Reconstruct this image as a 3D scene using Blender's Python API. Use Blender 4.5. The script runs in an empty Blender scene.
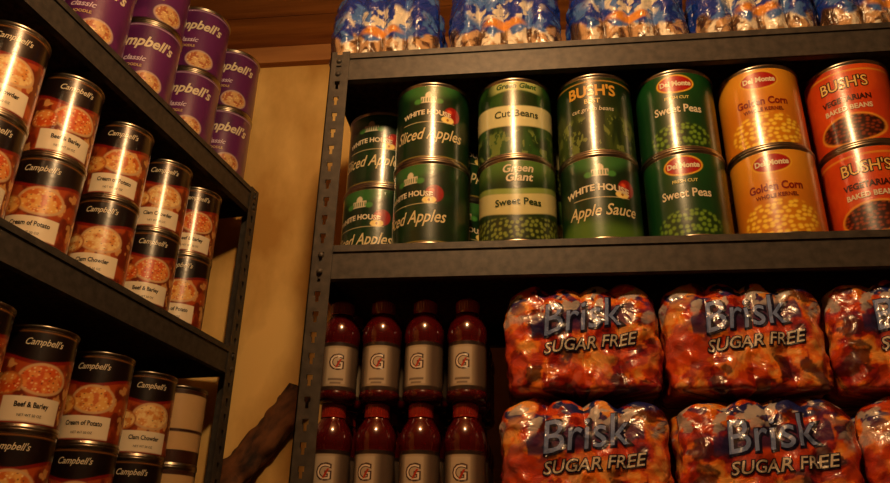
import bpy, bmesh, numpy as np, math, random
from mathutils import Vector, Matrix, noise
from mathutils.bvhtree import BVHTree
random.seed(4)
Z0=1.46
D2R=math.pi/180
bpy.context.scene.view_settings.view_transform='Standard'
# ---------------------------------------------------------------- helpers
def lin(r,g,b):
    f=lambda c:(c/255/12.92 if c/255<=.04045 else ((c/255+.055)/1.055)**2.4)
    return np.array([f(r),f(g),f(b)])
_tab=np.random.RandomState(7).rand(256,256)
def vnoise(x,y,seed=0):
    xi=np.floor(x).astype(int);yi=np.floor(y).astype(int);fx=x-xi;fy=y-yi
    fx=fx*fx*(3-2*fx);fy=fy*fy*(3-2*fy);o=seed*37
    g=lambda a,b:_tab[(a+o)%256,(b+o*3)%256]
    return (g(xi,yi)*(1-fx)+g(xi+1,yi)*fx)*(1-fy)+(g(xi,yi+1)*(1-fx)+g(xi+1,yi+1)*fx)*fy
def fbm(x,y,seed=0,o=3):
    s=0;a=.5;t=0
    for i in range(o):
        s=s+a*vnoise(x*2**i,y*2**i,seed+i);t+=a;a*=.5
    return s/t
def worley(x,y,seed=0):
    xi=np.floor(x).astype(int);yi=np.floor(y).astype(int);best=np.full(x.shape,9.);rid=np.zeros(x.shape)
    for i in(-1,0,1):
        for j in(-1,0,1):
            a=xi+i;b=yi+j
            px=a+.15+.7*_tab[(a+seed)%256,b%256];py=b+.15+.7*_tab[b%256,(a+seed*5+11)%256]
            d=np.hypot(x-px,y-py);m=d<best;best=np.where(m,d,best);rid=np.where(m,_tab[(a*7+seed)%256,(b*13)%256],rid)
    return best,rid
def sm(a,b,x):
    t=np.clip((x-a)/(b-a),0,1);return t*t*(3-2*t)
def mix(C,col,m):
    m=np.asarray(m)[...,None];return C*(1-m)+np.asarray(col)*m
def ell(S,H,cx,cy,a,b,soft=.08):
    d=np.sqrt(((S-cx)/a)**2+((H-cy)/b)**2);return 1-sm(1-soft,1+soft,d)
def rect(S,H,x0,x1,y0,y1,s=.0008):
    return sm(x0-s,x0+s,S)*(1-sm(x1-s,x1+s,S))*sm(y0-s,y0+s,H)*(1-sm(y1-s,y1+s,H))
class MB:
    def __init__(s): s.v=[];s.f=[];s.m=[];s.c=[];s.sm=[];s.n=0
    def add(s,V,F,mat=0,col=(1,1,1),smooth=True):
        V=np.asarray(V,float).reshape(-1,3);C=np.asarray(col,float)
        if C.ndim==1: C=np.tile(C,(len(V),1))
        s.v.append(V);s.c.append(C.reshape(-1,3))
        for f in F: s.f.append(tuple(int(i)+s.n for i in f))
        s.m+= [mat]*len(F);s.sm+=[smooth]*len(F);s.n+=len(V)
    def grid(s,P,mat=0,col=(1,1,1),wrap=False,smooth=True):
        n,m,_=P.shape;F=[]
        for i in range(n-1):
            for j in range(m if wrap else m-1):
                k=(j+1)%m;F.append((i*m+j,i*m+k,(i+1)*m+k,(i+1)*m+j))
        s.add(P,F,mat,col,smooth)
    def box(s,x0,x1,y0,y1,z0,z1,mat=0,col=(1,1,1)):
        V=[(x,y,z) for z in(z0,z1) for y in(y0,y1) for x in(x0,x1)]
        s.add(V,[(0,2,3,1),(4,5,7,6),(0,1,5,4),(2,6,7,3),(0,4,6,2),(1,3,7,5)],mat,col,False)
    def lathe(s,prof,seg=48,mat=0,col=(1,1,1),cx=0,cy=0,rf=None):
        a=np.linspace(0,2*math.pi,seg,endpoint=False);P=np.zeros((len(prof),seg,3))
        for i,(r,z) in enumerate(prof):
            rr=r*(1 if rf is None else rf(a,z))
            P[i,:,0]=cx+rr*np.sin(a);P[i,:,1]=cy-rr*np.cos(a);P[i,:,2]=z
        s.grid(P,mat,col,True)
    def mesh(s,name,mats):
        me=bpy.data.meshes.new(name);me.from_pydata(np.vstack(s.v).tolist(),[],s.f)
        at=me.color_attributes.new('Col','FLOAT_COLOR','POINT')
        C=np.hstack([np.vstack(s.c),np.ones((s.n,1))]);at.data.foreach_set('color',C.ravel())
        me.polygons.foreach_set('material_index',s.m);me.polygons.foreach_set('use_smooth',s.sm)
        for m in mats: me.materials.append(m)
        me.update();return me
def obj(name,me,loc=(0,0,0),rz=0,parent=None):
    o=bpy.data.objects.new(name,me);bpy.context.collection.objects.link(o);o.location=loc;o.rotation_euler=(0,0,rz)
    if parent: o.parent=parent
    return o
def text2d(body,size,shear=0,offset=0,spacing=1,sx=1,maxe=.012,arc=0):
    c=bpy.data.curves.new('t','FONT');c.body=body;c.size=size;c.shear=shear;c.offset=offset;c.space_character=spacing
    c.align_x='CENTER';c.align_y='CENTER';c.resolution_u=3
    o=bpy.data.objects.new('t',c);bpy.context.collection.objects.link(o);bpy.context.view_layer.update()
    me=bpy.data.meshes.new_from_object(o.evaluated_get(bpy.context.evaluated_depsgraph_get()))
    bm=bmesh.new();bm.from_mesh(me)
    for v in bm.verts: v.co.x*=sx
    bmesh.ops.triangulate(bm,faces=bm.faces)
    for _ in range(3):
        es=[e for e in bm.edges if e.calc_length()>maxe]
        if not es: break
        bmesh.ops.subdivide_edges(bm,edges=es,cuts=1);bmesh.ops.triangulate(bm,faces=bm.faces)
    bm.verts.index_update()
    V=np.array([(v.co.x,v.co.y) for v in bm.verts]);F=[tuple(v.index for v in f.verts) for f in bm.faces]
    bm.free();bpy.data.objects.remove(o);bpy.data.curves.remove(c);bpy.data.meshes.remove(me)
    if arc: V[:,1]-=arc*V[:,0]**2
    return V,F
# ---------------------------------------------------------------- materials
def newmat(name):
    m=bpy.data.materials.new(name);m.use_nodes=True;return m,m.node_tree.nodes,m.node_tree.links,m.node_tree.nodes['Principled BSDF']
def attr_mat(name,rough=.35,coat=.3,bump=0,bscale=40,crough=.15,spec=.5,detail=4):
    m,N,L,B=newmat(name);a=N.new('ShaderNodeAttribute');a.attribute_name='Col';L.new(a.outputs['Color'],B.inputs['Base Color'])
    B.inputs['Roughness'].default_value=rough;B.inputs['Coat Weight'].default_value=coat;B.inputs['Coat Roughness'].default_value=crough
    B.inputs['Specular IOR Level'].default_value=spec
    if bump:
        t=N.new('ShaderNodeTexCoord');n=N.new('ShaderNodeTexNoise');n.inputs['Scale'].default_value=bscale;n.inputs['Detail'].default_value=detail
        n.inputs['Distortion'].default_value=1.2
        b=N.new('ShaderNodeBump');b.inputs['Strength'].default_value=bump;b.inputs['Distance'].default_value=.01
        L.new(t.outputs['Object'],n.inputs['Vector']);L.new(n.outputs['Fac'],b.inputs['Height'])
        L.new(b.outputs['Normal'],B.inputs['Normal']);L.new(b.outputs['Normal'],B.inputs['Coat Normal'])
    return m
def noise_mat(name,c1,c2,scale=(5,5,5),rough=.7,metal=0,bump=.1,detail=6,spec=.5,p=(.35,.65)):
    m,N,L,B=newmat(name);t=N.new('ShaderNodeTexCoord');mp=N.new('ShaderNodeMapping');mp.inputs['Scale'].default_value=scale
    n=N.new('ShaderNodeTexNoise');n.inputs['Scale'].default_value=1;n.inputs['Detail'].default_value=detail
    r=N.new('ShaderNodeValToRGB');r.color_ramp.elements[0].position=p[0];r.color_ramp.elements[1].position=p[1]
    r.color_ramp.elements[0].color=(*lin(*c1),1);r.color_ramp.elements[1].color=(*lin(*c2),1)
    b=N.new('ShaderNodeBump');b.inputs['Strength'].default_value=bump;b.inputs['Distance'].default_value=.01
    L.new(t.outputs['Object'],mp.inputs[0]);L.new(mp.outputs[0],n.inputs['Vector']);L.new(n.outputs['Fac'],r.inputs[0])
    L.new(r.outputs[0],B.inputs['Base Color']);L.new(n.outputs['Fac'],b.inputs['Height']);L.new(b.outputs[0],B.inputs['Normal'])
    B.inputs['Roughness'].default_value=rough;B.inputs['Metallic'].default_value=metal;B.inputs['Specular IOR Level'].default_value=spec
    return m
M_label=attr_mat('printed_label',.34,.75,crough=.2,spec=.5,bump=.03,bscale=30)
M_film=attr_mat('printed_film',.32,.85,bump=.5,bscale=24,crough=.12,detail=3)
M_wfilm=attr_mat('clear_film',.22,1.0,bump=.7,bscale=36,crough=.1)
M_bottle=attr_mat('bottle_plastic',.18,.8,crough=.08)
M_tin=noise_mat('tin_metal',(150,140,125),(190,180,160),(40,40,40),.3,1,.02)
M_steel=noise_mat('painted_steel',(58,54,50),(78,72,65),(60,60,60),.5,.25,.03)
M_board=noise_mat('particle_board',(56,38,24),(100,72,46),(90,90,90),.8,0,.1)
M_wall=noise_mat('plaster_wall',(194,144,68),(242,200,120),(4.5,4.5,2.6),.85,0,.4,p=(.38,.6))
M_dark=noise_mat('low_bounce_brown',(60,40,24),(86,60,38),(5,5,3.2),.85,0,.25)  # dark brown on the unseen right and front walls to cut bounced light
M_ceil=noise_mat('ceiling_boards',(150,96,50),(196,136,74),(2,28,10),.75,0,.2)
M_floor=noise_mat('floor_concrete',(60,50,42),(85,74,62),(6,6,6),.8,0,.1)
M_wood=noise_mat('rough_wood',(30,17,10),(120,72,36),(12,70,26),.8,0,.7)
# ---------------------------------------------------------------- shelving unit
def post(mb,x,y,sx,sy,top):
    w=.04;t=.0022
    def bx(a0,a1,b0,b1,z0,z1):
        X=sorted((x+sx*a0,x+sx*a1));Y=sorted((y+sy*b0,y+sy*b1));mb.box(X[0],X[1],Y[0],Y[1],z0,z1,0)
    pitch=.0381;n=int(top/pitch)
    for fl in(0,1):
        def seg(u0,u1,z0,z1):
            if fl==0: bx(u0,u1,0,t,z0,z1)
            else: bx(0,t,u0,u1,z0,z1)
        seg(0,.013,0,top);seg(.024,w,0,top)
        z=0
        for i in range(n+1):
            z1=min(i*pitch+.0181,top);seg(.013,.024,z,z1)
            z=z1+.02
            if z>top: break
            seg(.013,.0155,z1,z1+.011);seg(.0215,.024,z1,z1+.011)
def shelving(name,levels,hb,Lx=1.219,Dp=.457):
    mb=MB();top=max(levels)+.006
    for x,sx in((0,1),(Lx,-1)):
        post(mb,x,-.003,sx,1,top);post(mb,x,Dp+.003,sx,-1,top)
    for z in levels:
        for y,s in((0,1),(Dp,-1)):
            Y=lambda a,b:sorted((y+s*a,y+s*b))
            a=Y(0,.002);mb.box(.003,Lx-.003,a[0],a[1],z-hb,z+.001)
            a=Y(0,.014);mb.box(.003,Lx-.003,a[0],a[1],z-hb,z-hb+.002)
            a=Y(-.0035,0);mb.box(.041,Lx-.041,a[0],a[1],z-.012,z+.001)
            a=Y(-.002,0);mb.box(.041,Lx-.041,a[0],a[1],z-hb,z-hb+.007)
            for xx in(.0185,Lx-.0185):
                for dz in(.018,.05):
                    r=.006;an=np.linspace(0,2*math.pi,12,endpoint=False);P=np.zeros((3,12,3))
                    for i,(rr,yy) in enumerate(((r,0),(r*.8,.003),(.0001,.004))):
                        P[i,:,0]=xx+rr*np.cos(an);P[i,:,2]=z-dz+rr*np.sin(an);P[i,:,1]=y+s*(-.003-yy)
                    mb.grid(P,0,wrap=True)
        for x0 in(.003,Lx-.005):
            mb.box(x0,x0+.002,0.002,Dp-.002,z-hb,z+.001)
        mb.box(.005,Lx-.005,.003,Dp-.003,z-.016,z,1)
        mb.box(Lx/2-.02,Lx/2+.02,.003,Dp-.003,z-.03,z-.016,0)
    return mb.mesh(name,[M_steel,M_board])
HB=.0647
unitR=obj('metal_shelving_unit',shelving('shelf_r',[.12,.55,Z0-.465,Z0,Z0+.436],HB),(0,0,0))
PSI=-.1244;cP,sP=math.cos(PSI),math.sin(PSI)
def LP(t,o,z): return (-.4159-sP*t-o*cP, cP*t-o*sP, z)
RL=math.atan2(cP,-sP)
yE=.549
unitL=obj('metal_shelving_unit',shelving('shelf_l',[.12,.45,Z0-.52,Z0-.0414,Z0+.405],HB),LP(yE-1.219,0,0),RL)
# ---------------------------------------------------------------- cans
def can_mesh(name,R,H,paint,texts,nu=230,nv=110,cov=112):
    mb=MB();Rl=R*.975
    bot=[(0.0001,.005),(R*.88,.005),(R*.9,.0045),(R*.93,0),(R*.995,0),(R,.001),(R,.0045),(R*.975,.006),(Rl,.008)]
    mb.lathe(bot,64,0);mb.lathe([(r,H-z) for r,z in reversed(bot)],64,0)
    a=np.concatenate([np.linspace(-cov,cov,nu)*D2R,np.linspace(cov,360-cov,26)[1:-1]*D2R])
    z=np.linspace(.008,H-.008,nv);A,Zm=np.meshgrid(a,z);S=np.where(A>math.pi,A-2*math.pi,A)*Rl
    P=np.stack([Rl*np.sin(A),-Rl*np.cos(A),Zm],-1)
    mb.grid(P,1,paint(S,Zm/H,R,H),True)
    for k,(body,size,cx,cy,col,kw) in enumerate(texts):
        V,F=text2d(body,size*H,**kw);s=V[:,0]+cx*R;h=V[:,1]+cy*H;ro=Rl+.0004+.00025*k
        mb.add(np.stack([ro*np.sin(s/Rl),-ro*np.cos(s/Rl),h],-1),F,1,col,False)
    return mb.mesh(name,[M_tin,M_label])
W=lin(222,210,180);CR=lin(218,202,154);K=lin(14,10,8)
G1=lin(12,42,19);G2=lin(22,74,30)
def base(S,c): return np.tile(np.asarray(c,float),S.shape+(1,))
def apple(C,S,h,R,cx,cy,r,H):
    C=mix(C,lin(150,20,14),ell(S,h*H,cx,cy,r,r*1.02));C=mix(C,lin(230,90,50),ell(S,h*H,cx-r*.35,cy+r*.35,r*.3,r*.25,.6))
    C=mix(C,lin(250,222,130),ell(S,h*H,cx-r*.55,cy-r*.75,r*.75,r*.45));C=mix(C,lin(160,110,40),ell(S,h*H,cx-r*.55,cy-r*.75,r*.15,r*.16))
    return C
def house(C,S,h,H,cy):
    C=mix(C,W,rect(S,h*H,-.016,.016,cy-.008,cy+.006));C=mix(C,W,rect(S,h*H,-.007,.007,cy,cy+.012))
    C=mix(C,W,ell(S,h*H,0,cy+.012,.006,.005));
    for x in np.linspace(-.013,.013,6): C=mix(C,lin(60,110,60),rect(S,h*H,x-.0009,x+.0009,cy-.006,cy+.004,.0004))
    C=mix(C,lin(70,140,60),ell(S,h*H,-.022,cy-.004,.008,.006,.3));C=mix(C,lin(70,140,60),ell(S,h*H,.022,cy-.004,.008,.006,.3))
    return C
def p_apples(S,h,R,H):
    C=base(S,G1*.9);C=mix(C,G2*.9,sm(.3,.9,fbm(S*40,h*H*40,2))*.5)
    C=mix(C,lin(60,120,54),ell(S,h*H,0,.98*H,.06,.035,.3)*.8)
    C=house(C,S,h,H,.78*H);C=apple(C,S,h,R,.05,.60*H,.018,H)
    C=mix(C,CR,rect(S,h*H,-.055,.055,.485*H,.492*H)*.8)
    C=mix(C,lin(150,130,60),rect(S,h*H,-.3,.3,.05*H,.06*H));return C
def p_sauce(S,h,R,H):
    C=p_apples(S,h,R,H);C=mix(C,lin(80,120,40),(1-sm(.14,.30,h+.04*np.sin(S*40)))*.9);return C
def p_gg(S,h,R,H):
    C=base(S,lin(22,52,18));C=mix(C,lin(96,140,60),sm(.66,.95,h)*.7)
    w=.05*np.cos(S*28)
    C=mix(C,lin(206,200,140),sm(.36,.38,h+w)*(1-sm(.60,.62,h+w)))
    C=mix(C,lin(140,164,80),sm(.60,.615,h+w)*(1-sm(.66,.68,h+w)))
    d,r=worley(S*100,h*H*100,3);pe=mix(base(S,lin(34,50,16)),lin(128,146,60),1-sm(.2,.5,d));m=1-sm(.30,.33,h+w*.6)
    C=C*(1-m[...,None])+pe*m[...,None];C=mix(C,lin(20,40,16),(1-sm(.05,.09,h)));return C
def p_gg2(S,h,R,H):
    C=base(S,lin(22,50,18));C=mix(C,lin(40,84,30),sm(.3,.7,fbm(S*60,h*H*30,8)))
    w=.03*np.cos(S*28)
    C=mix(C,lin(208,204,150),sm(.40,.42,h+w)*(1-sm(.66,.68,h+w)));C=mix(C,lin(170,180,110),sm(.80,.83,h-w)*(1-sm(.95,.97,h))*ell(S,h*H,0,.9*H,.05,.03,.3))
    C=mix(C,lin(110,130,60),(fbm(S*80,h*H*50,9)>.58)*(1-sm(.30,.36,h))*.9);return C
def p_bushg(S,h,R,H):
    C=base(S,lin(20,46,18));C=mix(C,lin(54,74,26),sm(.4,.7,fbm(S*70,h*H*16,5))*(1-sm(.5,.62,h)))
    C=mix(C,lin(116,132,60),(fbm(S*90,h*H*60,9)>.60)*(1-sm(.42,.5,h))*.8)
    C=mix(C,lin(170,130,50),rect(S,h*H,-.3,.3,.90*H,.915*H));return C
def dm_badge(C,S,h,H,cy):
    C=mix(C,lin(226,176,50),ell(S,h*H,0,cy,.036,.021,.04));C=mix(C,lin(170,16,12),ell(S,h*H,0,cy,.033,.018,.05));return C
def p_peas(S,h,R,H):
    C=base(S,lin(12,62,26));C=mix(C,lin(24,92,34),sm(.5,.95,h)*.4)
    d,r=worley(S*95,h*H*95,8);pe=mix(base(S,lin(20,56,16)),lin(110,150,44),1-sm(.18,.52,d));m=ell(S,h*H,0,.16*H,.058,.03,.1)
    C=C*(1-m[...,None])+pe*m[...,None];C=dm_badge(C,S,h,H,.82*H);return C
def p_corn(S,h,R,H):
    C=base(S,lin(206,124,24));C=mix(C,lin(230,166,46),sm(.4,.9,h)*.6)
    d,r=worley(S*85,h*H*115,5);pe=mix(base(S,lin(206,130,14)),lin(252,214,66),1-sm(.2,.55,d));m=ell(S,h*H,0,.2*H,.068,.038,.1)
    C=C*(1-m[...,None])+pe*m[...,None];C=dm_badge(C,S,h,H,.82*H);return C
def p_beans(S,h,R,H):
    C=base(S,lin(200,62,18));C=mix(C,lin(222,92,28),sm(.3,.8,fbm(S*30,h*H*30,3))*.6)
    C=mix(C,lin(222,146,44),rect(S,h*H,-.3,.3,.88*H,.90*H))
    d,r=worley(S*100,h*H*140,6);pe=mix(base(S,lin(50,14,6)),lin(136,52,20),1-sm(.15,.5,d));m=ell(S,h*H,0,.2*H,.056,.028,.06)
    C=mix(C,lin(226,150,50),ell(S,h*H,0,.2*H,.061,.032,.05));C=C*(1-m[...,None])+pe*m[...,None];return C
def food(C,S,hH,cx,cy,a,b,seed,c1,c2,rim=(235,225,200)):
    C=mix(C,lin(*rim),ell(S,hH,cx,cy,a,b,.05));m=ell(S,hH,cx,cy,a*.88,b*.84,.06)
    f=fbm(S*120,hH*120,seed);d,r=worley(S*110,hH*140,seed);P=mix(base(S,lin(*c1)),lin(*c2),sm(.35,.6,f));P=mix(P,lin(250,225,160),(1-sm(.12,.25,d))*(r>.5));P=mix(P,lin(120,30,10),(1-sm(.1,.22,d))*(r<.2))
    return C*(1-m[...,None])+P*m[...,None]
def p_soup(seed,c1,c2):
    def p(S,h,R,H):
        q=h+.05*np.cos(S*34)
        C=base(S,lin(116,38,15));C=mix(C,lin(184,78,30),sm(.40,.62,fbm(S*50,h*H*40,seed))*.85)
        C=mix(C,lin(226,168,98),sm(.60,.66,fbm(S*64+5,h*H*56,seed+2))*.8)
        C=mix(C,lin(22,10,9),sm(.66,.70,q));C=mix(C,lin(130,24,14),sm(.655,.665,q)*(1-sm(.69,.70,q)))
        C=mix(C,lin(150,96,44),rect(S,h*H,-.3,.3,.93*H,.945*H)*.7)
        C=food(C,S,h*H,.012,.475*H,.042,.028,seed,c1,c2,(214,172,122))
        C=food(C,S,h*H,-.045,.42*H,.026,.02,seed+3,c1,c2,(190,110,50))
        C=mix(C,lin(240,226,196),rect(S,h*H,-.046,.052,.06*H,.30*H))
        C=mix(C,lin(130,24,14),rect(S,h*H,-.046,.052,.045*H,.06*H));return C
    return p
def p_plain(S,h,R,H):
    C=base(S,lin(60,30,18));C=mix(C,lin(206,170,118),rect(S,h*H,-.3,.3,.2*H,.9*H));C=mix(C,lin(60,30,20),rect(S,h*H,-.3,.3,.42*H,.46*H));return C
def p_purple(S,h,R,H):
    C=base(S,lin(98,36,96));C=mix(C,lin(66,22,72),sm(.4,.7,fbm(S*20,h*H*20,4))*.6)
    C=mix(C,lin(170,140,170),rect(S,h*H,-.3,.3,.93*H,.95*H)*.8)
    C=food(C,S,h*H,.03,.17*H,.036,.028,11,(176,96,60),(214,170,110),(190,160,150));C=mix(C,lin(40,14,44),rect(S,h*H,-.3,.3,.0*H,.05*H));return C
T=lambda body,size,cx,cy,col,**kw:(body,size,cx,cy,col,kw)
cm={}
RB,HBc=.0775,.1805
cm['apples']=can_mesh('canned_apples',RB,HBc,p_apples,[T('WHITE HOUSE',.085,-.05,.61,W,offset=.0006,sx=1.0,arc=2.2),T('Sliced Apples',.20,0,.33,CR,shear=.35,offset=.0004,sx=.74)])
cm['sauce']=can_mesh('canned_apple_sauce',RB,HBc,p_sauce,[T('WHITE HOUSE',.10,-.1,.60,W,offset=.0007,sx=1.05,arc=2.2),T('Apple Sauce',.18,0,.34,CR,shear=.35,offset=.0004,sx=.82)])
gt=[T('Green',.13,0,.86,W,shear=.2,offset=.0006),T('Giant',.13,0.02,.75,W,shear=.2,offset=.0006),T('Sweet Peas',.11,0,.47,lin(30,60,20),offset=.0004)]
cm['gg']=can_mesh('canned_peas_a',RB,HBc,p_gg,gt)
cm['gg2']=can_mesh('canned_peas_b',RB,HBc,p_gg2,[T('Green Giant',.09,0,.90,lin(30,80,30),offset=.0006,shear=.2),T('Cut Beans',.12,0,.54,lin(40,60,24),offset=.0004)])
cm['bushg']=can_mesh('canned_green_beans',RB,HBc,p_bushg,[T("BUSH'S",.19,0,.78,lin(206,156,60),offset=.0010,sx=.9),T('BEST',.08,0,.65,lin(206,180,100),offset=.0004),T('cut green beans',.08,0,.55,W,shear=.2,sx=.9)])
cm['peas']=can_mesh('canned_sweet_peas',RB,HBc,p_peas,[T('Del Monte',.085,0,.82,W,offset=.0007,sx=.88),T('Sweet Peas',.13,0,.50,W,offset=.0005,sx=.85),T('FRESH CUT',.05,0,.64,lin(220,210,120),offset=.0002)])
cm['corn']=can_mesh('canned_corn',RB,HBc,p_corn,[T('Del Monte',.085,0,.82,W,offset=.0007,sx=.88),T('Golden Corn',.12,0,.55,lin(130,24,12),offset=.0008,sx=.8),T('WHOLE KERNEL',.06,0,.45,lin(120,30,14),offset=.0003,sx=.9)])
cm['beans']=can_mesh('canned_baked_beans',RB,HBc,p_beans,[T("BUSH'S",.18,0,.74,K,offset=.0022,sx=.85),T("BUSH'S",.18,0,.74,lin(236,196,110),offset=.0002,sx=.85),T('VEGETARIAN',.09,0,.55,lin(60,10,6),offset=.0006,sx=.9),T('BAKED BEANS',.08,0,.44,W,offset=.0004,sx=.9)])
yf=.006
def colR(x,low,up,nl,nu_,rl,ru,y=None):
    y=yf+RB if y is None else y
    obj(nl,cm[low],(x,y,Z0),rl*D2R);obj(nu_,cm[up],(x+random.uniform(-.003,.003),y,Z0+HBc),ru*D2R)
colR(.2085,'apples','apples','apple_can','apple_can',-26,0)
colR(.3787,'gg','gg2','pea_can','bean_can',2,4)
colR(.5389,'sauce','bushg','apple_sauce_can','green_bean_can',-4,-8)
colR(.7007,'peas','peas','pea_can','pea_can',-12,-8)
colR(.8650,'corn','corn','corn_can','corn_can',-18,-14)
colR(1.033,'beans','beans','baked_bean_can','baked_bean_can',-24,-28)
colR(.081,'apples','apples','apple_can','apple_can',-20,-10,.178)
for i,(x,k,n) in enumerate([(.2485,'apples','apple_can'),(.4187,'gg','pea_can'),(.582,'sauce','apple_sauce_can'),(.745,'peas','pea_can'),(.905,'corn','corn_can'),(1.065,'beans','baked_bean_can')]):
    colR(x,k,k,n,n,random.uniform(-20,20),random.uniform(-20,20),.25)
RS,HS=.061,.178
soupdef=[('a',(214,110,40),(240,180,90),"Cream of Potato"),('b',(220,90,30),(236,150,70),"Beef & Barley"),('c',(226,150,70),(246,210,140),"Clam Chowder")]
for i,(k,c1,c2,t) in enumerate(soupdef):
    cm['s'+k]=can_mesh('soup_can_'+k,RS,HS,p_soup(12+i*5,c1,c2),[T("Campbell's",.095,0,.83,W,shear=.35,offset=.0002,sx=.85),T(t,.07,.05,.22,K,offset=.0003,sx=.8),T('NET WT 50 OZ',.035,.05,.12,K,sx=.9)],nu=170,nv=110)
cm['plain']=can_mesh('soup_can_p',RS,HS,p_plain,[],nu=100)
RP,HP=.074,.195
cm['purple']=can_mesh('soup_can_purple',RP,HP,p_purple,[T("Campbell's",.20,0,.70,W,shear=.35,offset=.001,sx=.86),T('classic',.10,-.1,.46,lin(210,190,210),offset=.0004,shear=.3),T('NOODLE',.05,-.1,.36,lin(200,170,120),offset=.0003)],nu=190)
cam=Vector((.4056,-1.2545,Z0-.5575))
def facing(p,off):
    d=Vector((cam.x-p[0],cam.y-p[1]));return math.atan2(d.x,-d.y)+off*D2R
def soups(zs,ts,rows=3,special=None):
    for r in range(rows):
        for i,t in enumerate(ts):
            for lv in(0,1):
                p=LP(t+(r%2)*.02,.006+RS+r*.126,zs+lv*HS);k=['sa','sb','sc'][(i+lv+r)%3]
                if special and i==0: k=special
                obj('soup_can',cm[k],p,facing(p,random.uniform(-14,14)-4))
soups(Z0-.0414,[.372,.232,.072,-.10,-.255,-.41])
soups(Z0-.52,[.44,.31,.152,-.02,-.18,-.33,-.47],special='plain')
for r in range(2):
    for i,t in enumerate([.462,.285,.10,-.08,-.26,-.43]):
        for lv in(0,1):
            p=LP(t,.008+RP+r*.155,Z0+.405+lv*HP);obj('tall_soup_can',cm['purple'],p,facing(p,random.uniform(-14,14)-5))
# ---------------------------------------------------------------- sports drink bottles
def bottle_mesh():
    mb=MB();liq=lin(74,9,11)
    prof=[(.0001,.004),(.022,.003),(.028,0),(.033,.003),(.0362,.010),(.0365,.014),(.0352,.017),(.0350,.019)]
    mb.lathe(prof,48,0,liq)
    top=[(.0350,.106),(.0347,.108),(.0367,.114),(.0368,.124),(.0355,.135),(.031,.147),(.0245,.157),(.0205,.1635),(.0205,.166)]
    mb.lathe(top,48,0,liq)
    a=np.linspace(-math.pi,math.pi,150,endpoint=False);z=np.linspace(.019,.106,70);A,Zm=np.meshgrid(a,z);S=A*.035
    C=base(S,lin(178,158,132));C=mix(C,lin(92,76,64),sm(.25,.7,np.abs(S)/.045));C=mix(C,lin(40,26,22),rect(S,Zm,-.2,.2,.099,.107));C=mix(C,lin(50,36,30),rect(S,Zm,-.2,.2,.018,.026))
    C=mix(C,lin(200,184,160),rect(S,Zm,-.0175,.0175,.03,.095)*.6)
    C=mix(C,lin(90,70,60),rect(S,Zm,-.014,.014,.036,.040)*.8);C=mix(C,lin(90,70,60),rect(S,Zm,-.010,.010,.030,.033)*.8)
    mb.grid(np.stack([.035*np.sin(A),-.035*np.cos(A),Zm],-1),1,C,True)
    for k,(b,s,cy,c,kw) in enumerate([('G',.038,.068,lin(70,42,36),dict(offset=.0018)),('G',.036,.068,lin(232,216,196),dict(offset=-.0002)),('I',.020,.066,lin(180,50,20),dict(shear=.5,offset=.0008))]):
        V,F=text2d(b,s,**kw);ro=.0353+.0003*k;mb.add(np.stack([ro*np.sin(V[:,0]/.035),-ro*np.cos(V[:,0]/.035),V[:,1]+cy],-1),F,1,c,False)
    cap=lin(146,36,22);rf=lambda a,z:1+.02*np.sign(np.sin(a*30))
    mb.lathe([(.0225,.164),(.0225,.168)],60,0,cap);mb.lathe([(.0215,.168),(.022,.170),(.022,.186)],120,0,cap,rf=rf);mb.lathe([(.022,.186),(.0205,.1895),(.0001,.19)],60,0,cap)
    return mb.mesh('drink_bottle',[M_bottle,M_label])
bm_=bottle_mesh()
for lv,zb in enumerate((Z0-.465,Z0-.275)):
    e=bpy.data.objects.new('sports_drink_pack',None);bpy.context.collection.objects.link(e);e.location=(.162,.036,zb)
    n=0
    for j in range(4):
        for i in range(4):
            n+=1;obj('bottle_%d'%n,bm_,(-.1185+i*.079+(.002 if lv else 0),.045+j*.079,0),random.uniform(-.3,.3),e)
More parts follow.
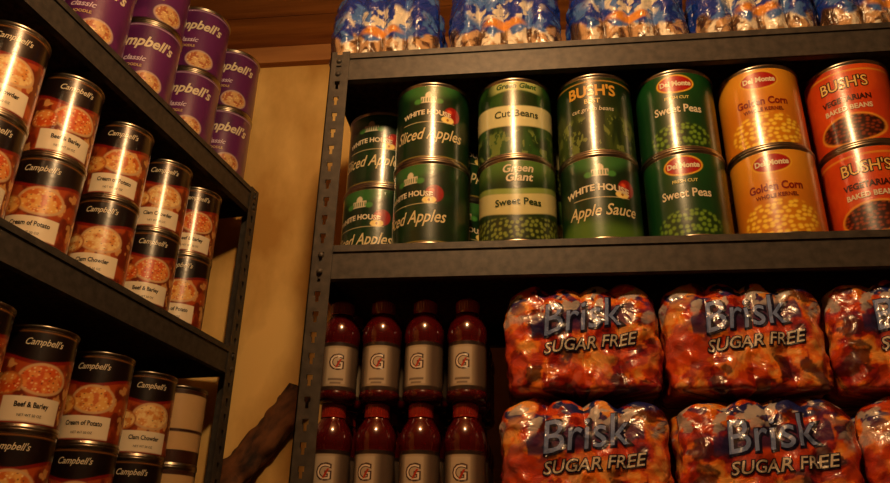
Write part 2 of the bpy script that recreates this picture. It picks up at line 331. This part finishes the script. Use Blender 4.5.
# ---------------------------------------------------------------- shrink wrapped packs
def pack_mesh(name,w,d,h,paint,texts,mat,ncol,seed,scal=.007,nz=120,na=460,pw=6,topsq=.12,wr=.006):
    a=w/2;b=d/2;t=np.linspace(-math.pi,math.pi,na,endpoint=False)
    n=9.
    cx=np.sin(t);cy=-np.cos(t);rr=(np.abs(cx/a)**n+np.abs(cy/b)**n)**(-1/n)
    X=cx*rr;Y=cy*rr
    zz=np.linspace(0,1,nz);P=np.zeros((nz,na,3));off=seed*3.1
    for i,v in enumerate(zz):
        k=(1-abs(2*min(v,.999)-1)**9)**(1/6.) if v<.5 else (1-abs(2*min(v,.9999)-1)**pw)**(1/3.2)
        sh=1-topsq*sm(.55,1,np.array(v))
        cell=w/ncol
        fx=np.abs(np.sin(math.pi*(X+a)/cell));fy=np.abs(np.sin(math.pi*(Y+b)/cell))
        vert=sm(.0,.15,np.array(v))*(1-sm(.85,1.,np.array(v))*.6)
        sx=1-(scal/b)*(1-fx)*vert;sy=1-(scal/a)*(1-fy)*vert
        inner=max(k,.02)**.35
        P[i,:,0]=X*inner*(.97+.03*sh)*sy;P[i,:,1]=Y*inner*sh*sx;P[i,:,2]=v*h-(1-fx)*.011*sm(.8,1,np.array(v))
    for i in range(nz):
        for j in range(na):
            p=P[i,j];q=Vector((p[0]*22+off,p[1]*22,p[2]*22))
            dv=noise.noise(q)*wr+noise.noise(q*2.6)*wr*.5-abs(noise.noise(q*1.3+Vector((5,5,5))))*wr*.8
            nrm=Vector((p[0]/a,p[1]/b,0));L=nrm.length
            if L>1e-4: nrm/=L
            if .01<zz[i]: P[i,j,0]+=nrm.x*dv;P[i,j,1]+=nrm.y*dv
            if zz[i]>.8: P[i,j,2]+=noise.noise(q*.8)*.008*(zz[i]-.8)/.2 -.004*(zz[i]-.8)/.2
    mb=MB();seglen=np.concatenate([[0],np.cumsum(np.hypot(np.diff(X),np.diff(Y)))]);S=seglen-seglen[na//2]
    Sg,Vg=np.meshgrid(S,zz);C=paint(Sg,Vg,w,h,seed)
    mb.grid(P,0,C,True)
    mb.add(P[-1],[tuple(range(na))],0,C[-1]);mb.add(P[0][::-1],[tuple(range(na))],0,C[0][::-1])
    tree=BVHTree.FromPolygons([Vector(v) for v in np.vstack(mb.v)],mb.f)
    for k,(body,size,cx,cy,col,kw) in enumerate(texts):
        V,F=text2d(body,size,maxe=.005,**{q:r for q,r in kw.items() if q!='rot'});an=kw.get('rot',0)*D2R
        out=[]
        for x,y in V:
            x2=x*math.cos(an)-y*math.sin(an)+cx;z2=x*math.sin(an)+y*math.cos(an)+cy*h
            hit=tree.ray_cast(Vector((x2,-1,z2)),Vector((0,1,0)))[0]
            out.append((x2,(hit.y if hit else -b)-.0009-.0005*k,z2))
        mb.add(out,F,0,col,False)
    return mb.mesh(name,[mat])
def p_tea(S,v,w,h,seed):
    o=seed*7.3;z=v*h
    C=base(S,lin(204,68,20));n1=fbm(S*26+o,z*30,seed,4);n2=fbm(S*38+o+9,z*40+3,seed+1,4);n3=fbm(S*40+z*46+o,z*44-S*24,seed+2,3);n4=fbm(S*48-z*26+o,z*48,seed+5,3)
    C=mix(C,lin(150,28,12),sm(.50,.55,n1));C=mix(C,lin(236,124,34),sm(.52,.57,n2)*.95);C=mix(C,lin(240,180,90),sm(.65,.68,n2)*.6);C=mix(C,lin(60,16,12),sm(.61,.65,n1)*.85)
    up=sm(.55,.88,v+.5*(n4-.5))
    C=mix(C,lin(26,38,100),sm(.50,.55,n3)*(.14+.86*up));C=mix(C,lin(196,186,178),sm(.59,.62,n4)*(.08+.92*up)*(.85))
    band=np.exp(-((z-(.62*h+.12*S))/.024)**2)*(np.abs(S)<w*.36)
    C=mix(C,lin(26,34,84),sm(.45,.75,band+.7*(n2-.5))*.85);return C
def tea_texts():
    dk=lin(12,16,48)
    return [("Brisk",.076,-.004,.64,dk,dict(shear=.25,offset=.0032,rot=7,sx=.88)),("Brisk",.076,-.006,.645,lin(120,140,190),dict(shear=.25,offset=.0002,rot=7,sx=.88)),
            ("SUGAR FREE",.028,.008,.40,dk,dict(shear=.3,offset=.002,rot=5)),("SUGAR FREE",.028,.008,.402,lin(204,194,176),dict(shear=.3,offset=.0002,rot=5))]
teas=[pack_mesh('tea%d'%s,.268,.25,.195,p_tea,tea_texts(),M_film,4,s,wr=.007,scal=.010) for s in(1,2,3)]
for i,(x,k) in enumerate([(.487,0),(.759,1),(1.032,2)]):
    o=obj('iced_tea_pack',teas[k],(x,.012+.125,Z0-.268));o.scale=(1,1,1.035)
for i,(x,k) in enumerate([(.482,1),(.772,2),(1.055,0)]):
    o=obj('iced_tea_pack',teas[k],(x,.008+.125,Z0-.465));o.scale=(1.04,1,1.0)
def p_water(S,v,w,h,seed):
    o=seed*5.1;z=v*h;n1=fbm(S*40+o,z*36,seed,4);n2=fbm(S*70+o,z*60,seed+3,3)
    C=base(S,lin(18,50,140));C=mix(C,lin(80,124,190),sm(.54,.60,n1)*.75)
    C=mix(C,lin(216,206,186),sm(.50,.55,n2)*ell(S,z,0,.5*h,.09,.03,.3))
    ph=np.cos(S*2*math.pi/(w/4))
    low=1-sm(.24,.29,v+.22*(n1-.5)-.05*ph)
    Cl=mix(base(S,lin(190,150,106)),lin(84,58,40),sm(.46,.58,n2));Cl=mix(Cl,lin(60,40,28),sm(.75,.98,ph)*.8);Cl=mix(Cl,lin(240,228,204),sm(.54,.62,n1)*(ph<.6))  # grooves between bottles darkened, pale highlights on their bases painted into the colour
    C=C*(1-low[...,None])+Cl*low[...,None]
    C=mix(C,lin(214,140,60),ell(S,z,.0,.33*h,.05,.012,.3)*sm(.42,.55,n1+.1));return C
wats=[pack_mesh('water%d'%s,.243,.30,.21,p_water,[],M_wfilm,4,s,scal=.018,nz=80,na=360,wr=.005) for s in(4,5)]
for i,x in enumerate([.105,.365,.622,.878,1.125]): obj('water_bottle_pack',wats[i%2],(x-.006,.16,Z0+.437))
# ---------------------------------------------------------------- room
def slab(name,x0,x1,y0,y1,z0,z1,mat):
    mb=MB();mb.box(x0,x1,y0,y1,z0,z1);return obj(name,mb.mesh(name,[mat]))
YB=.64;XL=-1.02;XR=1.7;YF=-2.6;ZC=Z0+.97
slab('wall_back',XL-.1,XR+.1,YB,YB+.1,0,ZC,M_wall);slab('wall_left',XL-.1,XL,YF,YB,0,ZC,M_wall)
slab('wall_right',XR,XR+.1,YF,YB,0,ZC,M_dark);slab('wall_front',XL-.1,XR+.1,YF-.1,YF,0,ZC,M_dark)
slab('floor',XL-.1,XR+.1,YF-.1,YB+.1,-.1,0,M_floor)
mb=MB()
y=YF
while y<YB: mb.box(XL-.1,XR+.1,y,min(y+.137,YB+.05),ZC,ZC+.02);y+=.14
mb.box(XL-.1,XR+.1,YF-.1,YB+.1,ZC+.02,ZC+.1);obj('ceiling',mb.mesh('ceiling',[M_ceil]))
slab('trim_1',XL,XR,YB-.025,YB,ZC-.06,ZC,M_ceil)
mb=MB();n=60;P=np.zeros((n,16,3));LB=.47
for i in range(n):
    t=i/(n-1)
    for j in range(16):
        a=j/16*2*math.pi;cx=math.cos(a);sy=math.sin(a);r=(abs(cx/.040)**4+abs(sy/.02)**4)**-.25
        r*=1+.35*noise.noise(Vector((t*14,cx*2,sy*2)))
        if i in(0,n-1): r*=.6
        P[i,j]=(t*LB,sy*r,cx*r)
mb.grid(P,0,wrap=True);mb.add(P[0][::-1],[tuple(range(16))]);mb.add(P[-1],[tuple(range(16))])
o=obj('wood_brace',mb.mesh('wood_brace',[M_wood]),(-.47,YB-.026,Z0-.50));o.rotation_euler=(0,-52*D2R,0)
# ---------------------------------------------------------------- lamp
lx,ly,lz=.32,-.91,ZC-.16
mb=MB();mb.lathe([(.0001,.16),(.055,.16),(.055,.145),(.03,.13),(.022,.12),(.022,.08),(.0001,.08)],32,0,(.8,.75,.65))
obj('ceiling_lamp',mb.mesh('ceiling_lamp',[M_bottle]),(lx,ly,lz))
l=bpy.data.lights.new('bulb','POINT');l.energy=43;l.color=(1,.63,.29);l.shadow_soft_size=.05
lo=bpy.data.objects.new('lamp_bulb',l);bpy.context.collection.objects.link(lo);lo.location=(lx,ly,lz)
w=bpy.data.worlds.new('w');bpy.context.scene.world=w;w.use_nodes=True;w.node_tree.nodes['Background'].inputs[0].default_value=(1,.6,.3,1);w.node_tree.nodes['Background'].inputs[1].default_value=.01
# ---------------------------------------------------------------- camera
cd=bpy.data.cameras.new('camera');co=bpy.data.objects.new('camera',cd);bpy.context.collection.objects.link(co)
cd.sensor_width=36;cd.lens=36*760/890;cd.clip_start=.02
R=Matrix.Rotation(.1254,4,'Z')@Matrix.Rotation(math.pi/2+.4177,4,'X')@Matrix.Rotation(.0224,4,'Z')
co.matrix_world=Matrix.Translation(cam)@R
bpy.context.scene.camera=co
